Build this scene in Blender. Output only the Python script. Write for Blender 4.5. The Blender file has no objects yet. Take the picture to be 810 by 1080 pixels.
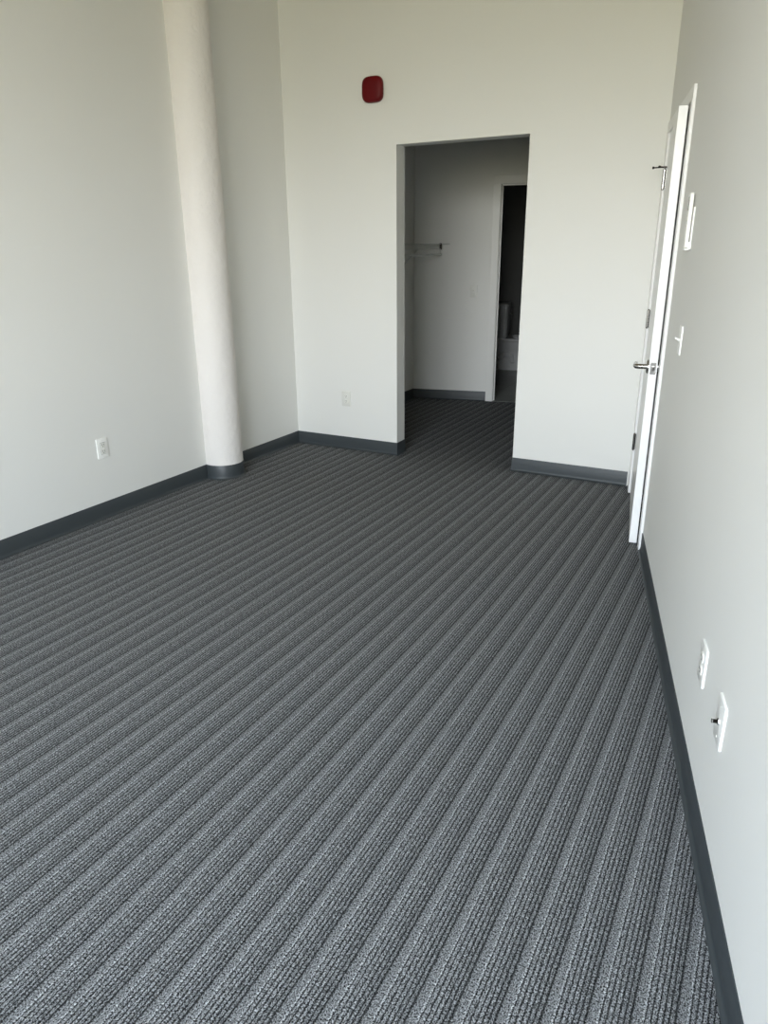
import bpy, bmesh, math
from mathutils import Vector, Matrix

# ---------------------------------------------------------------- camera
scn = bpy.context.scene
COL = scn.collection
EYE = 1.49
cam_d = bpy.data.cameras.new('camera')
cam = bpy.data.objects.new('camera', cam_d)
COL.objects.link(cam)
yaw, pitch, roll = -0.49542, -0.34699, -0.00858
f_ = Vector((math.sin(yaw)*math.cos(pitch), math.cos(yaw)*math.cos(pitch), math.sin(pitch)))
r0 = Vector((math.cos(yaw), -math.sin(yaw), 0)); u0 = r0.cross(f_)
r_ = math.cos(roll)*r0 + math.sin(roll)*u0
u_ = -math.sin(roll)*r0 + math.cos(roll)*u0
M = Matrix((r_, u_, -f_)).transposed().to_4x4()
M.translation = (0, 0, EYE)
cam.matrix_world = M
cam_d.sensor_fit = 'AUTO'; cam_d.sensor_width = 36
cam_d.lens = 761.8*36/1080
cam_d.clip_start = 0.02
scn.camera = cam

# ---------------------------------------------------------------- world: overcast sky over a warm ground
W = bpy.data.worlds.new('sky'); scn.world = W
W.use_nodes = True
nt = W.node_tree; nt.nodes.clear()
wo = nt.nodes.new('ShaderNodeOutputWorld'); bg = nt.nodes.new('ShaderNodeBackground')
tc = nt.nodes.new('ShaderNodeTexCoord'); sx = nt.nodes.new('ShaderNodeSeparateXYZ')
mr = nt.nodes.new('ShaderNodeMapRange'); mr.inputs[1].default_value = -1; mr.inputs[2].default_value = 1
rp = nt.nodes.new('ShaderNodeValToRGB')
def wramp(stops):
    cr = rp.color_ramp
    while len(cr.elements) > 1: cr.elements.remove(cr.elements[0])
    cr.elements[0].position = stops[0][0]; cr.elements[0].color = (*stops[0][1], 1)
    for p, c in stops[1:]:
        e = cr.elements.new(p); e.color = (*c, 1)
wramp([(0.0, (.20, .185, .12)), (0.46, (.25, .235, .15)), (0.51, (.50, .49, .42)), (0.555, (.90, .92, .93)), (0.62, (.84, .91, .98)), (0.72, (.74, .86, 1.02)), (1.0, (.70, .84, 1.05))])
bg.inputs[1].default_value = 32.0
nt.links.new(tc.outputs['Generated'], sx.inputs[0]); nt.links.new(sx.outputs['Z'], mr.inputs[0])
nt.links.new(mr.outputs[0], rp.inputs[0]); nt.links.new(rp.outputs[0], bg.inputs[0]); nt.links.new(bg.outputs[0], wo.inputs[0])

# ---------------------------------------------------------------- room measures
XL = -3.397                      # left wall plane
CX, CY = -0.7417, 4.8115         # far right corner of the room
TA = 0.23728                     # the right wall runs this much off square
T = Vector((-math.sin(TA), math.cos(TA), 0)); N = Vector((-math.cos(TA), -math.sin(TA), 0))
RZ_R = math.atan2(-T.y, -T.x)    # rotation of things on the right wall
YB = CY
PT = 0.128                       # partition thickness
OX1, OX2, OZ = -2.4815, -1.5543, 2.162
HB = 0.098
AA = 0.20836; AX, AY = -3.3785, 6.9673   # alcove far wall
HC = 3.4                         # ceiling
YR = -2.4                       # rear wall with the windows
WX0, WX1, WZ0, WZ1 = -1.75, 0.80, 1.2, 3.1

# window portal (daylight sampling through the window opening)
ld = bpy.data.lights.new('window_daylight', 'AREA'); ld.shape = 'RECTANGLE'
ld.size = WX1-WX0; ld.size_y = WZ1-WZ0
ld.cycles.is_portal = True
lo = bpy.data.objects.new('window_daylight', ld); COL.objects.link(lo)
lo.location = ((WX0+WX1)/2, YR-0.02, (WZ0+WZ1)/2); lo.rotation_euler = (math.radians(90), 0, 0)

scn.view_settings.view_transform = 'Standard'; scn.view_settings.look = 'None'
scn.view_settings.gamma = 1; scn.view_settings.use_curve_mapping = False
scn.view_settings.exposure = 0.0
scn.cycles.use_denoising = True; scn.cycles.denoising_prefilter = 'NONE'
scn.cycles.max_bounces = 12; scn.cycles.diffuse_bounces = 8

# ---------------------------------------------------------------- materials
def lin(c): c /= 255.0; return c/12.92 if c <= .04045 else ((c+.055)/1.055)**2.4
def rgb(r, g, b): return (lin(r), lin(g), lin(b), 1)
def mat(name, col, rough=.5, metal=0, spec=.5, bump=None):
    m = bpy.data.materials.new(name); m.use_nodes = True
    n = m.node_tree; b = n.nodes['Principled BSDF']
    b.inputs['Base Color'].default_value = rgb(*col); b.inputs['Roughness'].default_value = rough
    b.inputs['Metallic'].default_value = metal; b.inputs['Specular IOR Level'].default_value = spec
    if bump:
        sc, st, dist = bump
        t = n.nodes.new('ShaderNodeTexCoord'); z = n.nodes.new('ShaderNodeTexNoise')
        z.inputs['Scale'].default_value = sc; z.inputs['Detail'].default_value = 4
        bp = n.nodes.new('ShaderNodeBump'); bp.inputs['Strength'].default_value = st; bp.inputs['Distance'].default_value = dist
        n.links.new(t.outputs['Object'], z.inputs['Vector']); n.links.new(z.outputs[0], bp.inputs['Height'])
        n.links.new(bp.outputs[0], b.inputs['Normal'])
    return m
M_WALL = mat('wall_paint', (228, 228, 224), .55, 0, .35, (60, .06, .004))
M_BATHSHADE = mat('bathroom_wall_painted_shade', (34, 36, 39), .6)  # the bathroom's deep shade, put into its wall colour
M_CEIL = mat('timber_ceiling', (160, 145, 114), .8)
M_PLASTER = mat('rough_white_plaster', (230, 226, 222), .65, 0, .3, (22, .7, .012))
M_TRIM = mat('white_trim_paint', (236, 236, 235), .3, 0, .5)
M_BASE = mat('charcoal_vinyl', (55, 61, 64), .45, 0, .5)
M_PLATE = mat('white_plastic', (240, 240, 236), .3, 0, .5)
M_PLATE2 = mat('ivory_plastic', (226, 226, 219), .35, 0, .5)
M_PLATE3 = mat('off_white_plastic', (221, 221, 215), .4, 0, .4)
M_SLOT = mat('dark_slot', (38, 38, 38), .6)
M_STEEL = mat('satin_steel', (170, 168, 165), .22, 1)
M_DARKMETAL = mat('dark_bronze_metal', (70, 64, 60), .35, 1)
M_RED = mat('red_plastic', (98, 0, 9), .45, 0, .25)
M_WIRE = mat('white_coated_wire', (205, 208, 204), .4)
M_CERAMIC = mat('white_ceramic', (235, 236, 236), .12, 0, .5)
M_RUBBER = mat('black_rubber', (24, 24, 24), .7)

def carpet():
    m = bpy.data.materials.new('striped_carpet'); m.use_nodes = True
    n = m.node_tree; L = n.links; b = n.nodes['Principled BSDF']
    def new(t, **k):
        o = n.nodes.new(t)
        for a, v in k.items(): setattr(o, a, v)
        return o
    def math_(op, a, bb=None, clamp=False):
        o = new('ShaderNodeMath', operation=op, use_clamp=clamp)
        for i, v in enumerate((a, bb)):
            if v is None: continue
            if isinstance(v, (int, float)): o.inputs[i].default_value = v
            else: L.new(v, o.inputs[i])
        return o.outputs[0]
    t = new('ShaderNodeTexCoord'); s = new('ShaderNodeSeparateXYZ'); L.new(t.outputs['Object'], s.inputs[0])
    # small waver of the ribs
    wv = new('ShaderNodeTexNoise'); wv.inputs['Scale'].default_value = 60; wv.inputs['Detail'].default_value = 2
    L.new(t.outputs['Object'], wv.inputs['Vector'])
    x = math_('ADD', s.outputs['X'], math_('MULTIPLY', math_('SUBTRACT', wv.outputs[0], .5), .0035))
    wv2 = new('ShaderNodeTexNoise'); wv2.inputs['Scale'].default_value = 330; wv2.inputs['Detail'].default_value = 1
    L.new(t.outputs['Object'], wv2.inputs['Vector'])
    x = math_('ADD', x, math_('MULTIPLY', math_('SUBTRACT', wv2.outputs[0], .5), .007))
    u = math_('FRACT', math_('ADD', math_('DIVIDE', math_('SUBTRACT', x, .038), .0817), 50.12))
    rp = new('ShaderNodeValToRGB'); cr = rp.color_ramp
    st = [(0, 88), (.03, 97), (.20, 99), (.228, 132), (.255, 132), (.275, 34), (.295, 40), (.31, 104), (.39, 104), (.41, 36), (.435, 36),
          (.45, 106), (.53, 104), (.55, 34), (.575, 34), (.59, 108), (.66, 102), (.68, 32), (.705, 32), (.725, 98), (.79, 94),
          (.812, 32), (.838, 32), (.855, 94), (.92, 92), (.94, 32), (.972, 34)]
    cr.elements[0].position = 0; cr.elements[0].color = rgb(*[st[0][1]]*3)
    cr.elements[1].position = 1; cr.elements[1].color = rgb(88, 88, 88)
    for p, v in st[1:]:
        e = cr.elements.new(p); e.color = rgb(v, v, v)
    L.new(u, rp.inputs[0])
    # woven nubs: noise drawn out along the ribs, and fine fibres
    def noise(sc3, detail):
        mp = new('ShaderNodeMapping'); mp.inputs['Scale'].default_value = sc3
        L.new(t.outputs['Object'], mp.inputs['Vector'])
        z = new('ShaderNodeTexNoise'); z.inputs['Scale'].default_value = 1; z.inputs['Detail'].default_value = detail
        L.new(mp.outputs[0], z.inputs['Vector']); return z.outputs[0]
    n1 = noise((150, 75, 1), 1); n2 = noise((330, 250, 1), 2)
    nub = new('ShaderNodeMapRange'); nub.inputs[1].default_value = .3; nub.inputs[2].default_value = .7; nub.inputs[3].default_value = .72; nub.inputs[4].default_value = 1.32
    L.new(n1, nub.inputs[0])
    fib = new('ShaderNodeMapRange'); fib.inputs[1].default_value = .36; fib.inputs[2].default_value = .66; fib.inputs[3].default_value = .04; fib.inputs[4].default_value = 2.55
    L.new(n2, fib.inputs[0])
    # the plain light band stays even: less nub there
    band = math_('LESS_THAN', u, .27)
    nubv = math_('ADD', math_('MULTIPLY', math_('SUBTRACT', 1, band), nub.outputs[0]), band)
    mul = math_('MULTIPLY', math_('MULTIPLY', nubv, fib.outputs[0]), CARPET_GAIN)
    tint = new('ShaderNodeMix', data_type='RGBA', blend_type='MULTIPLY'); tint.inputs[0].default_value = 1
    L.new(rp.outputs[0], tint.inputs[6]); tint.inputs[7].default_value = (.97, 1.0, 1.02, 1)
    vm = new('ShaderNodeVectorMath', operation='SCALE'); L.new(tint.outputs[2], vm.inputs[0]); L.new(mul, vm.inputs['Scale'])
    L.new(vm.outputs[0], b.inputs['Base Color'])
    b.inputs['Roughness'].default_value = .95; b.inputs['Specular IOR Level'].default_value = .12
    h = math_('MULTIPLY', rp.outputs[0], fib.outputs[0])
    bp = new('ShaderNodeBump'); bp.inputs['Strength'].default_value = .5; bp.inputs['Distance'].default_value = .004
    L.new(h, bp.inputs['Height']); L.new(bp.outputs[0], b.inputs['Normal'])
    return m
CARPET_GAIN = 1.02
M_CARPET = carpet()

def tile_mat():
    m = bpy.data.materials.new('grey_floor_tile'); m.use_nodes = True
    n = m.node_tree; b = n.nodes['Principled BSDF']
    t = n.nodes.new('ShaderNodeTexCoord'); br = n.nodes.new('ShaderNodeTexBrick'); br.offset = 0
    br.inputs['Color1'].default_value = rgb(150, 153, 148); br.inputs['Color2'].default_value = rgb(142, 146, 142)
    br.inputs['Mortar'].default_value = rgb(110, 112, 108); br.inputs['Scale'].default_value = 1
    br.inputs['Brick Width'].default_value = .3; br.inputs['Row Height'].default_value = .3; br.inputs['Mortar Size'].default_value = .004
    n.links.new(t.outputs['Object'], br.inputs['Vector']); n.links.new(br.outputs['Color'], b.inputs['Base Color'])
    b.inputs['Roughness'].default_value = .35
    return m
M_TILE = tile_mat()

# ---------------------------------------------------------------- mesh helpers
def link(name, bm, material, parent=None, loc=(0, 0, 0), rz=0, smooth=False, rot=None):
    bmesh.ops.recalc_face_normals(bm, faces=bm.faces[:])
    me = bpy.data.meshes.new(name); bm.to_mesh(me); bm.free()
    me.materials.append(material)
    if smooth:
        for p in me.polygons: p.use_smooth = True
        me.set_sharp_from_angle(angle=math.radians(40))
    o = bpy.data.objects.new(name, me); COL.objects.link(o)
    o.location = loc; o.rotation_euler = rot or (0, 0, rz)
    if parent: o.parent = parent
    return o
def tag(o, label=None, cat=None, group=None, kind=None):
    if label: o['label'] = label
    if cat: o['category'] = cat
    if group: o['group'] = group
    if kind: o['kind'] = kind
    return o
def empty(name, loc, rz=0):
    o = bpy.data.objects.new(name, None); o.empty_display_size = .05
    COL.objects.link(o); o.location = loc; o.rotation_euler = (0, 0, rz); return o
def box(bm, x0, x1, y0, y1, z0, z1, bev=0, seg=2):
    g = bmesh.ops.create_cube(bm, size=1)
    vs = g['verts']
    for v in vs:
        v.co = Vector((x0+(v.co.x+.5)*(x1-x0), y0+(v.co.y+.5)*(y1-y0), z0+(v.co.z+.5)*(z1-z0)))
    if bev:
        es = list({e for v in vs for e in v.link_edges})
        bmesh.ops.bevel(bm, geom=es, offset=bev, segments=seg, profile=.5, affect='EDGES')
    return bm
def prism(bm, pts, z0, z1):
    lo_ = [bm.verts.new((x, y, z0)) for x, y in pts]; hi = [bm.verts.new((x, y, z1)) for x, y in pts]
    n = len(pts)
    bm.faces.new(lo_[::-1]); bm.faces.new(hi)
    for i in range(n): bm.faces.new((lo_[i], lo_[(i+1) % n], hi[(i+1) % n], hi[i]))
    return bm
def loft(bm, rings, cap=True, closed=True):
    R = [[bm.verts.new(p) for p in ring] for ring in rings]
    n = len(R[0])
    for a, b in zip(R, R[1:]):
        for i in range(n if closed else n-1):
            j = (i+1) % n
            bm.faces.new((a[i], a[j], b[j], b[i]))
    if cap:
        bm.faces.new(R[0][::-1]); bm.faces.new(R[-1])
    return bm
def tube(bm, pts, r, seg=12):
    pts = [Vector(p) for p in pts]; rings = []
    rr = r if isinstance(r, (list, tuple)) else [r]*len(pts)
    for i, p in enumerate(pts):
        d = ((pts[min(i+1, len(pts)-1)]-pts[max(i-1, 0)])).normalized()
        a = Vector((0, 0, 1)) if abs(d.z) < .9 else Vector((1, 0, 0))
        s = d.cross(a).normalized(); q = d.cross(s)
        rings.append([p+rr[i]*(math.cos(2*math.pi*k/seg)*s+math.sin(2*math.pi*k/seg)*q) for k in range(seg)])
    return loft(bm, rings)
def rrect(w, h, rad, n=6, cx=0, cz=0):
    out = []
    for sx_, sz_, a0 in ((1, 1, 0), (-1, 1, 90), (-1, -1, 180), (1, -1, 270)):
        for k in range(n+1):
            a = math.radians(a0+90*k/n)
            out.append((cx+sx_*(w/2-rad)+rad*math.cos(a), cz+sz_*(h/2-rad)+rad*math.sin(a)))
    return out
def rplate(bm, w, h, rad, layers, cx=0, cz=0, n=6):
    """rounded plate facing -Y; layers = [(y, inset)]"""
    rings = []
    for y, ins in layers:
        rings.append([(x, y, z) for x, z in rrect(w-2*ins, h-2*ins, max(rad-ins, .0006), n, cx, cz)])
    return loft(bm, rings)
def sweep(bm, path, side, prof):
    """profile (offset, z) swept along a plan path with mitred corners; side=+1 room on the left of the path"""
    P = [Vector((x, y)) for x, y in path]; rings = []
    for i, p in enumerate(P):
        nn = []
        for a, b in ((i-1, i), (i, i+1)):
            if a < 0 or b >= len(P): continue
            d = (P[b]-P[a]).normalized(); nn.append(Vector((-d.y, d.x))*side)
        m_ = sum(nn, Vector((0, 0))); m_ = m_/(m_.dot(nn[0]))
        rings.append([(p.x+m_.x*o, p.y+m_.y*o, z) for o, z in prof])
    return loft(bm, rings)
COVE = [(0, .0), (.016, .0), (.0162, .002), (.012, .0035), (.008, .007), (.0055, .013), (.0045, .022), (.0042, HB-.002), (.003, HB), (0, HB)]

def rw(a, o=0, z=0):             # a point by the right wall: a metres from the far corner, o metres off it
    v = Vector((CX, CY, 0)) - T*a + N*o; v.z = z; return v

# ---------------------------------------------------------------- room shell
def struct(o): o['kind'] = 'structure'; return o
AD = Vector((math.cos(AA), math.sin(AA), 0)); AN = Vector((-math.sin(AA), math.cos(AA), 0))
def al(x, y=0, z=0): v = Vector((AX, AY, 0))+AD*x+AN*y; v.z = z; return v
ALX = 2.02                       # where the alcove's far wall meets the right wall
BATH_Y = 10.6

# floors
a1, a2 = al(-.019, .0), al(ALX+.3, 0)
hall_a, hall_b = rw(-2.6, -1.4), rw(7.6, -1.4)
bm = bmesh.new()
prism(bm, [(XL-.15, YR-.15), (hall_b.x, YR-.15), (hall_b.x, 7.0), (a2.x, a2.y), (a1.x, a1.y), (XL-.15, a1.y)], -.06, 0)
struct(link('floor', bm, M_CARPET))
bm = bmesh.new(); a1b, a2b = al(-.019, .001), al(ALX, .001)
prism(bm, [(XL, a1b.y), (a2b.x, a2b.y), (a2b.x, BATH_Y), (XL, BATH_Y)], -.06, .002)
struct(link('floor_bathroom', bm, M_TILE))
bm = bmesh.new(); prism(bm, [(XL-.15, YR-.15), (hall_b.x, YR-.15), (hall_b.x, BATH_Y+.12), (XL-.15, BATH_Y+.12)], HC, HC+.1)
struct(link('ceiling', bm, M_CEIL))

# left wall runs past the room, the alcove and the bathroom
bm = bmesh.new(); box(bm, XL-.15, XL, YR-.15, BATH_Y+.12, 0, HC); struct(link('wall_left', bm, M_WALL))

# partition with the wide opening
bm = bmesh.new()
xe = CX-PT*math.tan(TA)
box(bm, XL, OX1, YB, YB+PT, 0, HC)
prism(bm, [(OX2, YB), (CX, YB), (xe, YB+PT), (OX2, YB+PT)], 0, HC)
box(bm, OX1, OX2, YB, YB+PT, OZ, HC)
struct(link('wall_back', bm, M_WALL))

# right wall with the door opening; local x runs from the far corner towards the camera, local y into the wall
D0, D1, DZ = .150, 1.068, 2.085
WT = .13
bm = bmesh.new()
aend = (CY-YR+.15)/math.cos(TA)
box(bm, -2.75, D0-.02, 0, WT, 0, HC); box(bm, D1+.02, aend, 0, WT, 0, HC); box(bm, D0-.02, D1+.02, 0, WT, DZ+.02, HC)
struct(link('wall_right', bm, M_WALL, None, (CX, CY, 0), RZ_R))

# rear wall with the window band
xr_rear = CX+(CY-YR)*math.tan(TA)
bm = bmesh.new()
box(bm, XL, WX0, YR-.15, YR, 0, HC); box(bm, WX1, xr_rear+.02, YR-.15, YR, 0, HC)
box(bm, WX0, WX1, YR-.15, YR, 0, WZ0); box(bm, WX0, WX1, YR-.15, YR, WZ1, HC)
struct(link('wall_rear', bm, M_WALL))
bm = bmesh.new()
for k in range(4):
    x = WX0+(WX1-WX0)*k/3
    box(bm, max(WX0, x-.03), min(WX1, x+.03), YR-.11, YR-.05, WZ0, WZ1)
for z in (WZ0, WZ1-.05): box(bm, WX0, WX1, YR-.11, YR-.05, z, z+.05)
struct(link('window_1', bm, M_TRIM))

# alcove far wall with the bathroom doorway
B0, B1, BZ = .838, 1.60, 2.079
bm = bmesh.new()
box(bm, -.014, B0-.018, 0, .12, 0, HC); box(bm, B1+.018, ALX-.02, 0, .12, 0, HC); box(bm, B0-.018, B1+.018, 0, .12, BZ+.018, HC)
struct(link('wall_alcove', bm, M_WALL, None, (AX, AY, 0), AA))
# bathroom shell
q = al(ALX-.02, .12)
bm = bmesh.new(); box(bm, XL, q.x+.1, BATH_Y, BATH_Y+.12, 0, HC); struct(link('wall_bathroom_back', bm, M_BATHSHADE))
bm = bmesh.new(); box(bm, q.x-.02, q.x+.1, q.y, BATH_Y, 0, HC); struct(link('wall_bathroom_right', bm, M_BATHSHADE))
# space behind the ajar door
bm = bmesh.new(); box(bm, -1.2, 3.0, 1.4, 1.5, 0, HC); box(bm, -1.3, -1.2, WT, 1.5, 0, HC); box(bm, 3.0, 3.1, WT, 1.5, 0, HC)
struct(link('wall_hall', bm, M_WALL, None, (CX, CY, 0), RZ_R))

# ---------------------------------------------------------------- trim round the two doorways
def casing(name, x0, x1, z1, wall_t, w, proud, loc, rz, stop_y, m=M_TRIM):
    bm = bmesh.new()
    for s, e in ((x0-w, x0-.005), (x1+.005, x1+w)): box(bm, s, e, -proud, 0, 0, z1+.005, .002)
    box(bm, x0-w, x1+w, -proud, 0, z1+.005, z1+w, .002)
    for s, e in ((x0-.018, x0), (x1, x1+.018)): box(bm, s, e, 0, wall_t, 0, z1)
    box(bm, x0-.018, x1+.018, 0, wall_t, z1, z1+.018)
    for s, e in ((x0, x0+.012), (x1-.012, x1)): box(bm, s, e, stop_y, stop_y+.035, 0, z1)
    box(bm, x0+.012, x1-.012, stop_y, stop_y+.035, z1-.012, z1)
    return struct(link(name, bm, m, None, loc, rz))
casing('trim_1', D0, D1, DZ, WT, .062, .014, (CX, CY, 0), RZ_R, .05)
casing('trim_2', B0, B1, BZ, .12, .075, .012, (AX, AY, 0), AA, .045, mat('alcove_trim_paint', (228, 228, 224), .4))

# ---------------------------------------------------------------- pillar, half sunk in the left wall
PL = 5.08; paz = math.radians(-41.30)
PX, PY = PL*math.sin(paz), PL*math.cos(paz); PR = PL*math.sin(math.radians(1.54))
phi = math.acos(max(-1, (XL-PX)/PR))
arc = [(PX+PR*math.cos(a), PY+PR*math.sin(a)) for a in [(-phi+2*phi*k/72) for k in range(73)]]
bm = bmesh.new()
zs = [HC*k/40 for k in range(41)]
loft(bm, [[(x, y, z) for x, y in arc] for z in zs])
pil = link('pillar', bm, M_PLASTER, smooth=True)
tag(pil, 'round white plastered pillar standing half sunk in the left wall', 'pillar', kind='structure')
bm = bmesh.new(); sweep(bm, arc, -1, COVE)
link('base_wrap', bm, M_BASE, pil, smooth=True)['label'] = 'charcoal vinyl base wrap'
pyl, pyr = arc[0][1], arc[-1][1]

# ---------------------------------------------------------------- baseboards
def baseboard(name, runs, side):
    bm = bmesh.new()
    for r in runs: sweep(bm, r, side, COVE)
    return struct(link(name, bm, M_BASE, smooth=True))
baseboard('baseboard_left', [[(XL, YR+.01), (XL, pyl-.004)], [(XL, pyr+.004), (XL, YB-.0005)]], -1)
baseboard('baseboard_back', [[(XL+.0044, YB), (OX1, YB), (OX1, YB+PT), (XL+.0165, YB+PT)]], -1)
c0 = rw(.02); c1 = rw(.085)
baseboard('baseboard_partition', [[(xe-.03, YB+PT), (OX2, YB+PT), (OX2, YB), (CX-.017, YB)]], -1)
baseboard('baseboard_right', [[rw(.004).xy, rw(D0-.064).xy], [rw(D1+.064).xy, rw(aend-.18).xy]], -1)
baseboard('baseboard_alcove', [[(XL, YB+PT+.017), (XL, al(-.019).y), al(B0-.077).xy]], -1)
baseboard('baseboard_bathroom', [[(XL, al(0, .14).y), (XL, BATH_Y-.002)]], -1)

# ---------------------------------------------------------------- ajar door
ANG = math.radians(3.7)
LW, LT, LH = .905, .040, 2.066
bm = bmesh.new(); box(bm, .004, .004+LW, .008, .008+LT, .012, .012+LH, .002)
pv = rw(D0, .008)
door = link('door_1', bm, M_TRIM, None, (pv.x, pv.y, 0), RZ_R-ANG)
tag(door, 'white flush door standing slightly ajar in the right wall', 'door', kind='structure')
# lever sets on both faces
HX, HZ = .004+LW-.062, .935
def lever(face_y, s):
    bm = bmesh.new()
    tube(bm, [(HX, face_y, HZ), (HX, face_y+s*.006, HZ), (HX, face_y+s*.010, HZ)], [.034, .034, .030], 28)
    h = link('lever_handle', bm, M_STEEL, door, smooth=True)
    h['label'] = 'brushed steel lever handle'
    bm = bmesh.new()
    tube(bm, [(HX, face_y+s*.008, HZ), (HX, face_y+s*.05, HZ), (HX-.004, face_y+s*.058, HZ), (HX-.014, face_y+s*.062, HZ), (HX-.06, face_y+s*.062, HZ), (HX-.11, face_y+s*.060, HZ)],
         [.0125, .0125, .0125, .0115, .0105, .0095], 16)
    link('lever', bm, M_STEEL, h, smooth=True)
    return h
lever(.008, -1); lever(.008+LT, 1)
bm = bmesh.new(); rplate(bm, .026, .057, .004, [(0, 0), (-.0015, 0)])
lp = link('latch_plate', bm, M_STEEL, door, (.004+LW, .008+LT/2, HZ), math.radians(90))
bm = bmesh.new(); prism(bm, [(-.007, 0), (.007, 0), (.007, -.004), (-.004, -.012), (-.007, -.012)], -.01, .01)
link('latch_bolt', bm, M_STEEL, lp, (0, -.0015, 0))
for z in (.342, 1.095, 1.855):
    bm = bmesh.new()
    for k in range(5): tube(bm, [(0, 0, z-.05+k*.02+.0006), (0, 0, z-.05+(k+1)*.02-.0006)], .0085, 16)
    for s in (-1, 1): tube(bm, [(0, 0, z+s*.05), (0, 0, z+s*.056)], [.0075, .004], 12)
    hg = link('hinge', bm, M_STEEL, door, (0, -.004, 0), smooth=True)
    hg['label'] = 'grey steel hinge'
    bm = bmesh.new(); box(bm, .001, .032, .0115, .013, z-.05, z+.05); 
    link('hinge_leaf', bm, M_STEEL, hg)
bm = bmesh.new()
tube(bm, [(0, -.004, 1.913), (0, -.004, 1.920)], .014, 16)
tube(bm, [(0, -.004, 1.9165), (-.012, -.062, 1.9165)], .0035, 10)
tube(bm, [(0, -.004, 1.9165), (.03, -.03, 1.9165)], .0035, 10)
st = link('hinge_stop', bm, M_DARKMETAL, door, smooth=True)
bm = bmesh.new(); tube(bm, [(-.012, -.060, 1.9165), (-.0137, -.069, 1.9165)], .0065, 12); tube(bm, [(.029, -.029, 1.9165), (.035, -.035, 1.9165)], .0065, 12)
link('rubber_tip', bm, M_RUBBER, st, smooth=True)

# ---------------------------------------------------------------- wall plates
def plate(root, w=.079, h=.118, m=M_PLATE):
    bm = bmesh.new(); rplate(bm, w, h, .005, [(0, 0), (-.003, .0), (-.0052, .0012), (-.006, .004)], n=4)
    return link('cover_plate', bm, m, root, smooth=True)
def screw(p, x, z, y=-.006):
    bm = bmesh.new(); tube(bm, [(x, y+.001, z), (x, y-.0008, z)], .003, 12); link('screw', bm, M_PLATE2, p)
def outlet(loc, rz, label, style, pm=M_PLATE):
    e = empty('wall_outlet', loc, rz); tag(e, label, 'outlet', 'wall outlets')
    p = plate(e, m=pm)
    if style == 'square':
        bm = bmesh.new(); rplate(bm, .0345, .068, .003, [(-.0055, 0), (-.0085, 0), (-.0092, .001)], n=3)
        f = link('receptacle_face', bm, M_PLATE2, p); faces = [(f, .019), (f, -.019)]
        bm = bmesh.new()
        for s in (-1, 1):
            box(bm, s*.0172+(-.0012 if s < 0 else 0), s*.0172+(0 if s < 0 else .0012), -.0065, -.0057, -.0345, .0345)
            box(bm, -.0184, .0184, -.0065, -.0057, s*.0340+(-.0012 if s < 0 else 0), s*.0340+(0 if s < 0 else .0012))
        link('plate_gap', bm, M_SLOT, p)
        bm = bmesh.new(); box(bm, -.009, .009, -.0099, -.009, .0005, .0045); box(bm, -.009, .009, -.0099, -.009, -.0045, -.0005)
        link('test_button', bm, M_PLATE, p)
        screw(p, 0, .048); screw(p, 0, -.048); yf = -.0092
    else:
        faces = []
        for s in (-1, 1):
            bm = bmesh.new(); rplate(bm, .034, .029, .012, [(-.0055, 0), (-.0080, 0), (-.0088, .001)], n=5)
            faces.append((link('receptacle', bm, M_PLATE2, p, (0, 0, s*.0195)), 0))
        screw(p, 0, 0); yf = -.0088
    for f, dz in faces:
        bm = bmesh.new()
        box(bm, -.0075, -.0055, yf-.0003, yf+.001, dz-.001, dz+.008); box(bm, .0052, .0075, yf-.0003, yf+.001, dz-.002, dz+.008)
        tube(bm, [(0, yf+.001, dz-.0075), (0, yf-.0003, dz-.0075)], .0026, 10)
        link('slots', bm, M_SLOT, f) if f.name.startswith('receptacle.') or True else None
    return e
outlet((XL, 2.828, .418), math.radians(90), 'white wall outlet low on the left wall, left of the pillar', 'square')
outlet((-2.925, YB, .403), 0, 'white wall outlet low on the far wall, between the corner and the opening', 'duplex', M_PLATE3)
p_ = rw(2.948, 0, .408)
outlet(p_, RZ_R, 'white wall outlet low on the right wall, farther of its two low plates', 'duplex')

def switch(loc, rz, label, pm=M_PLATE):
    e = empty('light_switch', loc, rz); tag(e, label, 'light switch', 'light switches')
    p = plate(e, .072, .116, pm)
    bm = bmesh.new(); rplate(bm, .0115, .025, .001, [(-.0055, 0), (-.0068, 0)], n=2); s_ = link('switch_collar', bm, M_PLATE2, p)
    bm = bmesh.new(); tube(bm, [(0, -.004, 0), (0, -.014, .005), (0, -.024, .010)], [.0052, .0048, .0042], 10)
    link('toggle', bm, pm, p, smooth=True)
    screw(p, 0, .030); screw(p, 0, -.030)
    return e
switch(rw(1.627, 0, 1.136), RZ_R, 'white light switch with raised toggle on right wall beside the ajar door')
switch(al(.604, 0, 1.10), AA, 'pale light switch in the alcove beside the bathroom doorway', M_PLATE3)

# cable plate with its threaded socket
e = empty('cable_plate', rw(3.225, 0, .412), RZ_R)
tag(e, 'white wall plate with threaded cable socket, nearest plate on the right wall', 'cable plate')
p = plate(e, .079, .121)
bm = bmesh.new(); tube(bm, [(0, -.005, 0), (0, -.009, 0)], .0085, 6); so = link('cable_socket', bm, M_STEEL, p)
so['label'] = 'threaded metal cable socket'
bm = bmesh.new()
pts, rs = [], []
for k in range(15): pts.append((0, -.009-.0008*k, 0)); rs.append(.0050 if k % 2 else .0042)
tube(bm, pts, rs, 14); link('thread', bm, M_DARKMETAL, so)
bm = bmesh.new(); tube(bm, [(0, -.0202, 0), (0, -.0225, 0)], .0055, 14); link('socket_cap', bm, M_STEEL, so, smooth=True)
screw(p, 0, .042); screw(p, 0, -.042)

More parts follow.
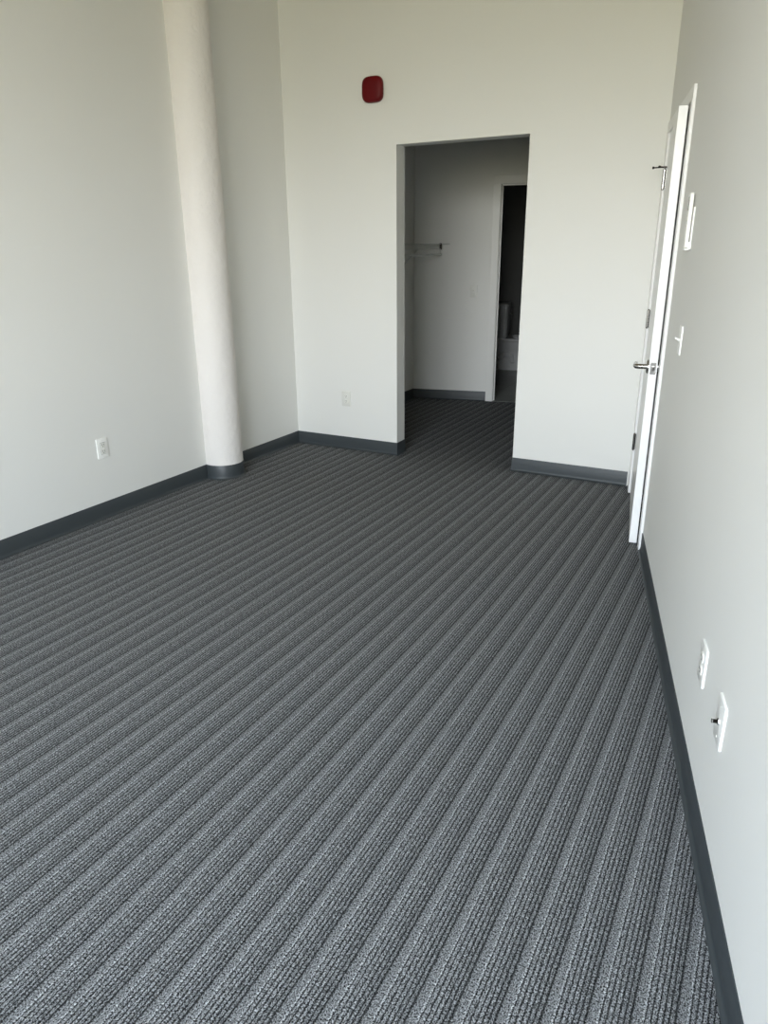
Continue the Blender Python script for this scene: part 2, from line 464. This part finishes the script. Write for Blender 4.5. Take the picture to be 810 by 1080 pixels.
# slim control in its wall holder
e = empty('wall_control', rw(1.535, 0, 1.588), RZ_R)
tag(e, 'slim white control handset in a holder on the right wall above the light switch', 'wall control')
bm = bmesh.new(); box(bm, -.029, .029, -.006, 0, -.103, .055, .0015); h = link('holder', bm, M_PLATE, e)
bm = bmesh.new(); box(bm, -.030, .030, -.024, -.006, -.106, -.099, .0015)
for s in (-1, 1): box(bm, s*.029-.0015, s*.029+.0015, -.012, -.005, -.100, -.075)
link('cradle', bm, M_PLATE, h)
bm = bmesh.new(); rplate(bm, .052, .205, .008, [(-.010, .002), (-.011, 0), (-.022, 0), (-.024, .002)], cz=.005)
hs = link('handset', bm, M_PLATE, e, smooth=True)
bm = bmesh.new(); rplate(bm, .038, .05, .002, [(-.0235, 0), (-.0243, 0)], cz=.068, n=2); 
sc = link('display', bm, mat('grey_display', (128, 136, 126), .2), hs)
bm = bmesh.new()
for i in range(2):
    for j in range(4): rplate(bm, .013, .008, .003, [(-.0235, 0), (-.0248, .0005)], cx=-.009+.018*i, cz=.022-.018*j, n=3)
link('buttons', bm, M_PLATE2, hs)

# red alarm high on the far wall
e = empty('fire_alarm', (-2.6485, YB, 2.5), 0)
tag(e, 'rounded red alarm unit high on the far wall above the opening', 'fire alarm')
bm = bmesh.new(); rplate(bm, .138, .142, .03, [(0, 0), (-.006, 0)], n=8); link('back_plate', bm, M_RED, e, smooth=True)
bm = bmesh.new()
def sq(w, h, y, n=48, e_=3.6):
    out = []
    for k in range(n):
        a = 2*math.pi*k/n; c, s = math.cos(a), math.sin(a)
        out.append((w/2*math.copysign(abs(c)**(2/e_), c), y, h/2*math.copysign(abs(s)**(2/e_), s)))
    return out
loft(bm, [sq(.150, .154, -.006), sq(.152, .156, -.012), sq(.152, .156, -.026), sq(.148, .152, -.034), sq(.138, .141, -.040), sq(.118, .121, -.044), sq(.06, .06, -.0465)])
link('housing', bm, M_RED, e, smooth=True)

# ---------------------------------------------------------------- wire shelf on the alcove's left wall
SY0, SY1, SZ, SD = YB+PT+.03, al(-.014).y-.004, 1.548, .30
e = empty('wire_shelf', (XL, (SY0+SY1)/2, SZ)); tag(e, 'white wire closet shelf with hanging rod on the alcove left wall', 'shelf')
h2 = (SY1-SY0)/2
bm = bmesh.new()
n_w = 76
for k in range(n_w+1):
    y = -h2+2*h2*k/n_w
    tube(bm, [(.008, y, 0), (SD-.004, y, 0), (SD, y, -.004), (SD, y, -.045)], .0016, 5)
link('wire_deck', bm, M_WIRE, e)
for nm, x, z, r in (('back_rail', .008, -.004, .0032), ('front_rail', SD, -.002, .0036), ('lip_rail', SD, -.046, .0036), ('middle_rail', .15, -.004, .003)):
    bm = bmesh.new(); tube(bm, [(x, -h2, z), (x, h2, z)], r, 8); link(nm, bm, M_WIRE, e, smooth=True)
bm = bmesh.new(); tube(bm, [(SD+.004, -h2, -.098), (SD+.004, h2, -.098)], .0105, 14); link('hanging_rod', bm, M_WIRE, e, smooth=True)
for y in (h2-.02, h2-.62, h2-1.2, h2-1.8):
    bm = bmesh.new(); tube(bm, [(SD, y, -.046), (SD+.004, y, -.075), (SD+.004, y, -.098)], .004, 8); link('rod_hanger', bm, M_WIRE, e)
for y in (h2-.5, h2-1.35):
    bm = bmesh.new(); tube(bm, [(SD-.01, y, -.046), (.012, y, -.31), (.003, y, -.33)], .0055, 8); link('brace', bm, M_WIRE, e, smooth=True)
bm = bmesh.new(); box(bm, SD-.012, SD+.010, h2-.014, h2+.002, -.052, .008, .002)
link('end_bracket', bm, M_DARKMETAL, e)
bm = bmesh.new(); tube(bm, [(SD+.005, h2-.006, .001), (SD+.09, h2+.010, .001)], .0035, 8); link('wall_clip', bm, M_WIRE, e)

# ---------------------------------------------------------------- toilet, seen side-on through the bathroom doorway
TXO = Vector((-3.135, 9.315, .002)); 
toilet = empty('toilet', TXO, AA)
tag(toilet, 'white toilet in the dark bathroom beyond the alcove doorway', 'toilet')
def oval(xc, lx, ly, z, n=40, back=None):
    out = []
    for k in range(n):
        a = 2*math.pi*k/n; c, s = math.cos(a), math.sin(a)
        x = xc+lx*c*(1 if c > 0 else .8); out.append((x, ly*s, z))
    return out
def bodyring(x0, x1, hw, z, r=.07):
    out = []                          # rounded back corners, elliptical front
    for k in range(21):
        a = math.radians(-90+180*k/20); fl = min(.30, (x1-x0)*.55)
        out.append((x1-fl+fl*math.cos(a), hw*math.sin(a), z))
    for k in range(7):
        a = math.radians(90+90*k/6); out.append((x0+r+r*math.cos(a), hw-r+r*math.sin(a), z))
    for k in range(7):
        a = math.radians(180+90*k/6); out.append((x0+r+r*math.cos(a), -hw+r+r*math.sin(a), z))
    return out
bm = bmesh.new()
loft(bm, [bodyring(-.20, .42, .125, 0), bodyring(-.20, .42, .128, .02), bodyring(-.20, .40, .118, .12), bodyring(-.20, .395, .116, .215), bodyring(-.20, .42, .122, .235),
          bodyring(-.205, .47, .150, .29), bodyring(-.21, .51, .174, .345), bodyring(-.21, .52, .174, .368), bodyring(-.215, .53, .186, .378), bodyring(-.215, .53, .186, .402), bodyring(-.21, .525, .182, .408)])
link('bowl', bm, M_CERAMIC, toilet, smooth=True)
bm = bmesh.new()   # trapway bulge showing on the side
for s in (-1, 1): tube(bm, [(-.13, s*.095, .03), (-.12, s*.095, .15), (-.04, s*.095, .20), (.04, s*.095, .18), (.06, s*.095, .10), (.03, s*.095, .04)], [.035, .042, .044, .044, .04, .034], 14)
link('trapway', bm, M_CERAMIC, toilet, smooth=True)
def oval(xc, lx, ly, z, n=40):
    return [(xc+lx*math.cos(2*math.pi*k/n)*(1 if math.cos(2*math.pi*k/n) > 0 else .85), ly*math.sin(2*math.pi*k/n), z) for k in range(n)]
bm = bmesh.new(); loft(bm, [oval(.265, .265, .186, .410), oval(.265, .268, .189, .416), oval(.265, .268, .189, .426), oval(.265, .264, .184, .431)])
seat = link('seat', bm, M_CERAMIC, toilet, smooth=True)
bm = bmesh.new(); loft(bm, [oval(.265, .262, .183, .434), oval(.265, .266, .187, .438), oval(.265, .266, .187, .446), oval(.265, .255, .176, .453)])
link('lid', bm, M_CERAMIC, toilet, smooth=True)
bm = bmesh.new(); loft(bm, [[(-.115+x, y, z) for x, y in rrect(w, d_, .045)] for w, d_, z in ((.16, .34, .408), (.185, .40, .44), (.195, .42, .60), (.195, .43, .80))])
tk = link('tank', bm, M_CERAMIC, toilet, smooth=True)
bm = bmesh.new(); loft(bm, [[(-.115+x, y, z) for x, y in rrect(w, d_, .045)] for w, d_, z in ((.205, .445, .80), (.21, .45, .815), (.205, .445, .835), (.17, .41, .85))])
link('tank_lid', bm, M_CERAMIC, toilet, smooth=True)
bm = bmesh.new(); tube(bm, [(-.02, .14, .70), (0, .14, .70)], .012, 12); tube(bm, [(-.004, .14, .70), (-.001, .07, .695)], .006, 8)
link('flush_lever', bm, M_STEEL, tk, smooth=True)
